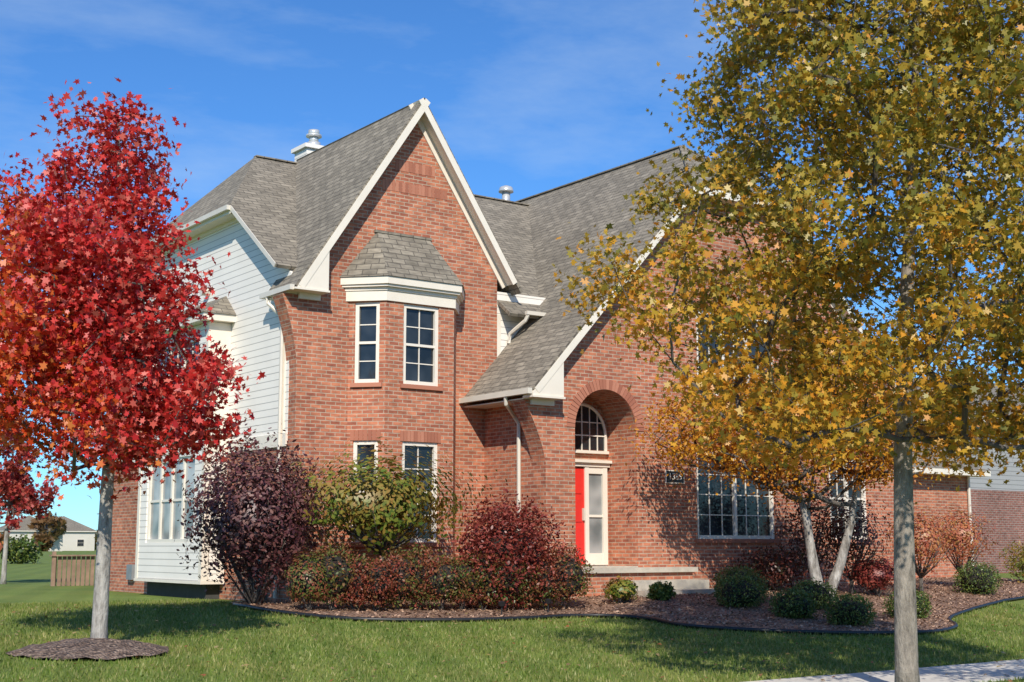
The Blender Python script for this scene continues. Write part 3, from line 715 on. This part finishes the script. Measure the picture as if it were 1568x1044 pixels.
for i,(x,y,w,h,z,m) in enumerate([(10.6,-3.3,.8,1.15,1.6,M_dk),(9.6,-3.1,.75,.45,.6,M_dk),(11.0,-4.0,.8,.95,1.5,M_dk),(13.3,-4.0,.75,.75,1.45,M_orr),(15.3,-3.6,.8,.7,1.5,M_orr),(11.3,-4.4,.55,.35,.6,M_jred),(19,-3.0,.7,.5,.7,M_grn),(5.0,-3.6,.3,.2,.35,M_grn),(22,-3.5,.7,.9,1.3,M_jred),(5.9,-3.7,.22,.16,.2,M_box)]):
    shrub('garden_shrub',(x,y,gzf(x,y)+z*.85),(w,w,h),2600,.07,m,50+i,lump=.17,trunk=.3 if z>1.2 else 0,branches=12,inner=.3)
for x,y in ((1.9,-4.1),(3.05,-3.9)):
    g=gzf(x,y); B=Builder(); B.tube([(x,y,g),(x,y,g+.22)],.012,6); B.tube([(x,y,g+.2),(x,y,g+.27),(x,y,g+.29)],[.05,.07,.02],10); B.make('path_light',M_black)

# grass blades, fallen leaves, bark chips
def scatter(n,x0,x1,y0,y1,seed):
    r=np.random.default_rng(seed); x=r.uniform(x0,x1,n); y=r.uniform(y0,y1,n); return x,y
x,y=scatter(240000,-13,14,-14.6,3,1)
k=~inpoly(x,y,BEDS)&~inpoly(x,y,RING)&~((y<-11.85)&(y>-13.45))&~((x>-.6)&(y>-.1))
x,y=x[k],y[k]; C=np.stack([x,y,gz(x,y)],1); r=np.random.default_rng(2); n=len(C)
w=.010*r.uniform(.6,1.4,n); h=.05*r.uniform(.5,1.4,n); a=r.uniform(0,6.28,n); lx=r.normal(size=n)*.022; ly=r.normal(size=n)*.022
V=np.zeros((n,3,3)); V[:,0]=C+np.stack([np.cos(a)*w,np.sin(a)*w,-.01+0*w],1); V[:,1]=C-np.stack([np.cos(a)*w,np.sin(a)*w,.01+0*w],1); V[:,2]=C+np.stack([lx,ly,h],1)
me=bpy.data.meshes.new('grass_blades'); me.vertices.add(n*3); me.vertices.foreach_set('co',V.reshape(-1).astype(np.float32)); me.loops.add(n*3); me.loops.foreach_set('vertex_index',np.arange(n*3,dtype=np.int32)); me.polygons.add(n); me.polygons.foreach_set('loop_start',np.arange(0,n*3,3,dtype=np.int32)); me.update(calc_edges=True)
go=bpy.data.objects.new('grass_blades',me); COL.objects.link(go); me.materials.append(leafmat('grass_blade',[(.10,.16,.025),(.17,.235,.04),(.25,.28,.07),(.37,.35,.14)],trans=.3,stripes=True))
x,y=scatter(2000,-12,13,-14.5,1,3); k=~((x>-.3)&(y>-.2)); x,y=x[k],y[k]
M_lit=leafmat('fallen_leaf',[(.45,.30,.08),(.50,.38,.18),(.28,.16,.08),(.46,.12,.05)])
leafmesh('fallen_leaves',np.stack([x,y,gz(x,y)+.05],1),.06,MAPLE,M_lit,None,2.5,3)
x,y=scatter(26000,-2,20,-9.2,1,5); k=inpoly(x,y,BEDS); x,y=x[k],y[k]
M_chip=leafmat('bark_chip',[(.12,.07,.045),(.32,.185,.115),(.52,.34,.23)],trans=0.0)
leafmesh('mulch_chips',np.stack([x,y,gz(x,y)+.06],1),.06,OVAL,M_chip,None,1.5,6)

# ------------------------------------------------------------------ surroundings
def house2(name,x0,y0,x1,y1,zb,zt,zr,wall1,wall2,zsplit,wins=()):
    T=empty(name)
    prism('lower_walls',[(x0,y0),(x1,y0),(x1,y1),(x0,y1)],'z',zb,zsplit,wall1,T); prism('upper_walls',[(x0+.02,y0+.02),(x1-.02,y0+.02),(x1-.02,y1-.02),(x0+.02,y1-.02)],'z',zsplit,zt,wall2,T)
    o=.45; xm=(y1-y0)/2
    A=[Vector(v) for v in ((x0-o,y0-o,zt),(x1+o,y0-o,zt),(x1+o,y1+o,zt),(x0-o,y1+o,zt),(x0+xm,(y0+y1)/2,zr),(x1-xm if x1-xm>x0+xm else x0+xm+.1,(y0+y1)/2,zr))]
    b=Builder(); b.v=A; b.f=[(0,1,5,4),(1,2,5),(2,3,4,5),(3,0,4),(0,3,2,1)]; b.make('roof',M_roof,T)
    b=Builder(); b.box((x0-o,y0-o-.03,zt-.18),(x1+o,y0-o,zt-.01)); b.box((x0-o-.03,y0-o,zt-.18),(x0-o,y1+o,zt-.01)); b.make('fascia',M_white,T)
    f=Builder(); g=Builder()
    for (a,c,w,h) in wins:
        f.box((x0+a,y0-.05,c),(x0+a+w,y0-.002,c+h)); g.box((x0+a+.08,y0-.07,c+.08),(x0+a+w-.08,y0-.052,c+h/2-.03)); g.box((x0+a+.08,y0-.07,c+h/2+.03),(x0+a+w-.08,y0-.052,c+h-.08))
    f.make('frames',M_wframe,T); g.make('panes',M_glass,T); return T
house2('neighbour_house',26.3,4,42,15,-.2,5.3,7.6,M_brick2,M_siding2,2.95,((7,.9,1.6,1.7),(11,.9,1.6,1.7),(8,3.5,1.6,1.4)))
M_beige=simple('beige_wall',(.62,.58,.50),.8,.05,.5)
for (x,y,w,h,r_) in ((84,283,11,4.4,7.8),(70,262,11,4.2,7.4),(98,262,15,3.6,6.6),(52,300,14,4.5,8),(120,270,15,4.5,8)):
    house2('distant_house',x,y,x+w,y+11,-.3,h,r_,M_beige,M_beige,2.5,((2,1,1.6,1.6),(7,1,1.6,1.6)))
M_far=leafmat('distant_leaf',[(.04,.06,.02),(.09,.10,.035),(.17,.11,.04)],accent=(.24,.11,.04),asc=.05)
r=np.random.default_rng(8); Ps=[]
for i in range(120):
    cx=r.uniform(-160,320); cy=330+r.uniform(-20,40); R=r.uniform(2.2,4.2)
    d=r.normal(size=(120,3)); d/=np.linalg.norm(d,axis=1,keepdims=True); Ps.append(d*r.uniform(.5,1,(120,1))*np.array([R*1.4,R,R*.8])+np.array([cx,cy,R*.7]))
for i,(cx,cy,R,zz) in enumerate([(78,262,3.6,5),(88,255,2.5,3),(90,300,4,5.5),(66,255,2.2,2.0),(73,250,2,1.8)]):
    d=r.normal(size=(260,3)); d/=np.linalg.norm(d,axis=1,keepdims=True); Ps.append(d*r.uniform(.5,1,(260,1))*np.array([R,R,R*.85])+np.array([cx,cy,zz]))
leafmesh('distant_trees',np.concatenate(Ps),1.3,MAPLE,M_far,None,.2,9)
shrub('orange_bush',(10.5,62,1.2),(1.6,1.4,1.3),1800,.3,M_orr,71,lump=.12,branches=10,inner=.3)
shrub('green_bush',(13.6,63,.8),(1.2,1.0,.9),1200,.25,M_box,72,lump=.12,branches=10,inner=.3)
B=Builder()
for i in range(30):
    x=.15+i*.13; B.box((x,14.4,.02),(x+.095,14.43,.85))
for x in (.1,1.5,2.9): B.box((x,14.34,-.1),(x+.1,14.395,.98))
B.box((.05,14.3,.852),(4.1,14.46,.89)); B.make('wooden_fence',M_wood)

# ------------------------------------------------------------------ light, sky, camera
SD=Vector((-.57,-.82,.78)).normalized()
L=bpy.data.lights.new('sun','SUN'); L.energy=5.0; L.angle=math.radians(.5); L.color=(1,.94,.83)
lo=bpy.data.objects.new('sun',L); COL.objects.link(lo); lo.rotation_euler=(-SD).to_track_quat('-Z','Y').to_euler(); lo.location=(-20,-30,30)
w=bpy.data.worlds.new('World'); scene.world=w; w.use_nodes=True; nt=w.node_tree; nt.nodes.clear()
o=nt.nodes.new('ShaderNodeOutputWorld'); bg=nt.nodes.new('ShaderNodeBackground'); sk=nt.nodes.new('ShaderNodeTexSky'); sk.sky_type='NISHITA'
sk.sun_disc=False; sk.sun_elevation=math.asin(SD.z); sk.sun_rotation=math.atan2(SD.x,SD.y); sk.air_density=1.0; sk.dust_density=0.0; sk.ozone_density=3.0; sk.altitude=0
tc=nt.nodes.new('ShaderNodeTexCoord'); mp=nt.nodes.new('ShaderNodeMapping'); mp.inputs['Scale'].default_value=(1.6,3.0,7.0); mp.inputs['Rotation'].default_value=(.2,.1,.5); nt.links.new(tc.outputs['Generated'],mp.inputs[0])
cn=noise(nt,mp.outputs[0],1.6,7,.6); cr=ramp(nt,[(.46,(0,0,0)),(.85,(.5,.5,.5))]); nt.links.new(cn,cr.inputs[0])
tint=mixc(nt,1.0,sk.outputs[0],(.60,1.14,1.72),'MULTIPLY')
c=mixc(nt,cr.outputs[0],tint,(7.0,8.5,10)); nt.links.new(c,bg.inputs[0]); bg.inputs[1].default_value=.09; nt.links.new(bg.outputs[0],o.inputs[0])
cam=bpy.data.cameras.new('camera'); co=bpy.data.objects.new('camera',cam); COL.objects.link(co); co.location=(-11.95,-23.46,1.13)
T=math.radians(8.5); a=math.radians(36); F=Vector((math.sin(a)*math.cos(T),math.cos(a)*math.cos(T),math.sin(T)))
co.rotation_euler=F.to_track_quat('-Z','Y').to_euler(); cam.sensor_width=36; cam.lens=48.2; cam.clip_end=3000; cam.clip_start=.1
scene.camera=co
scene.view_settings.view_transform='Standard'; scene.view_settings.look='None'; scene.view_settings.exposure=0
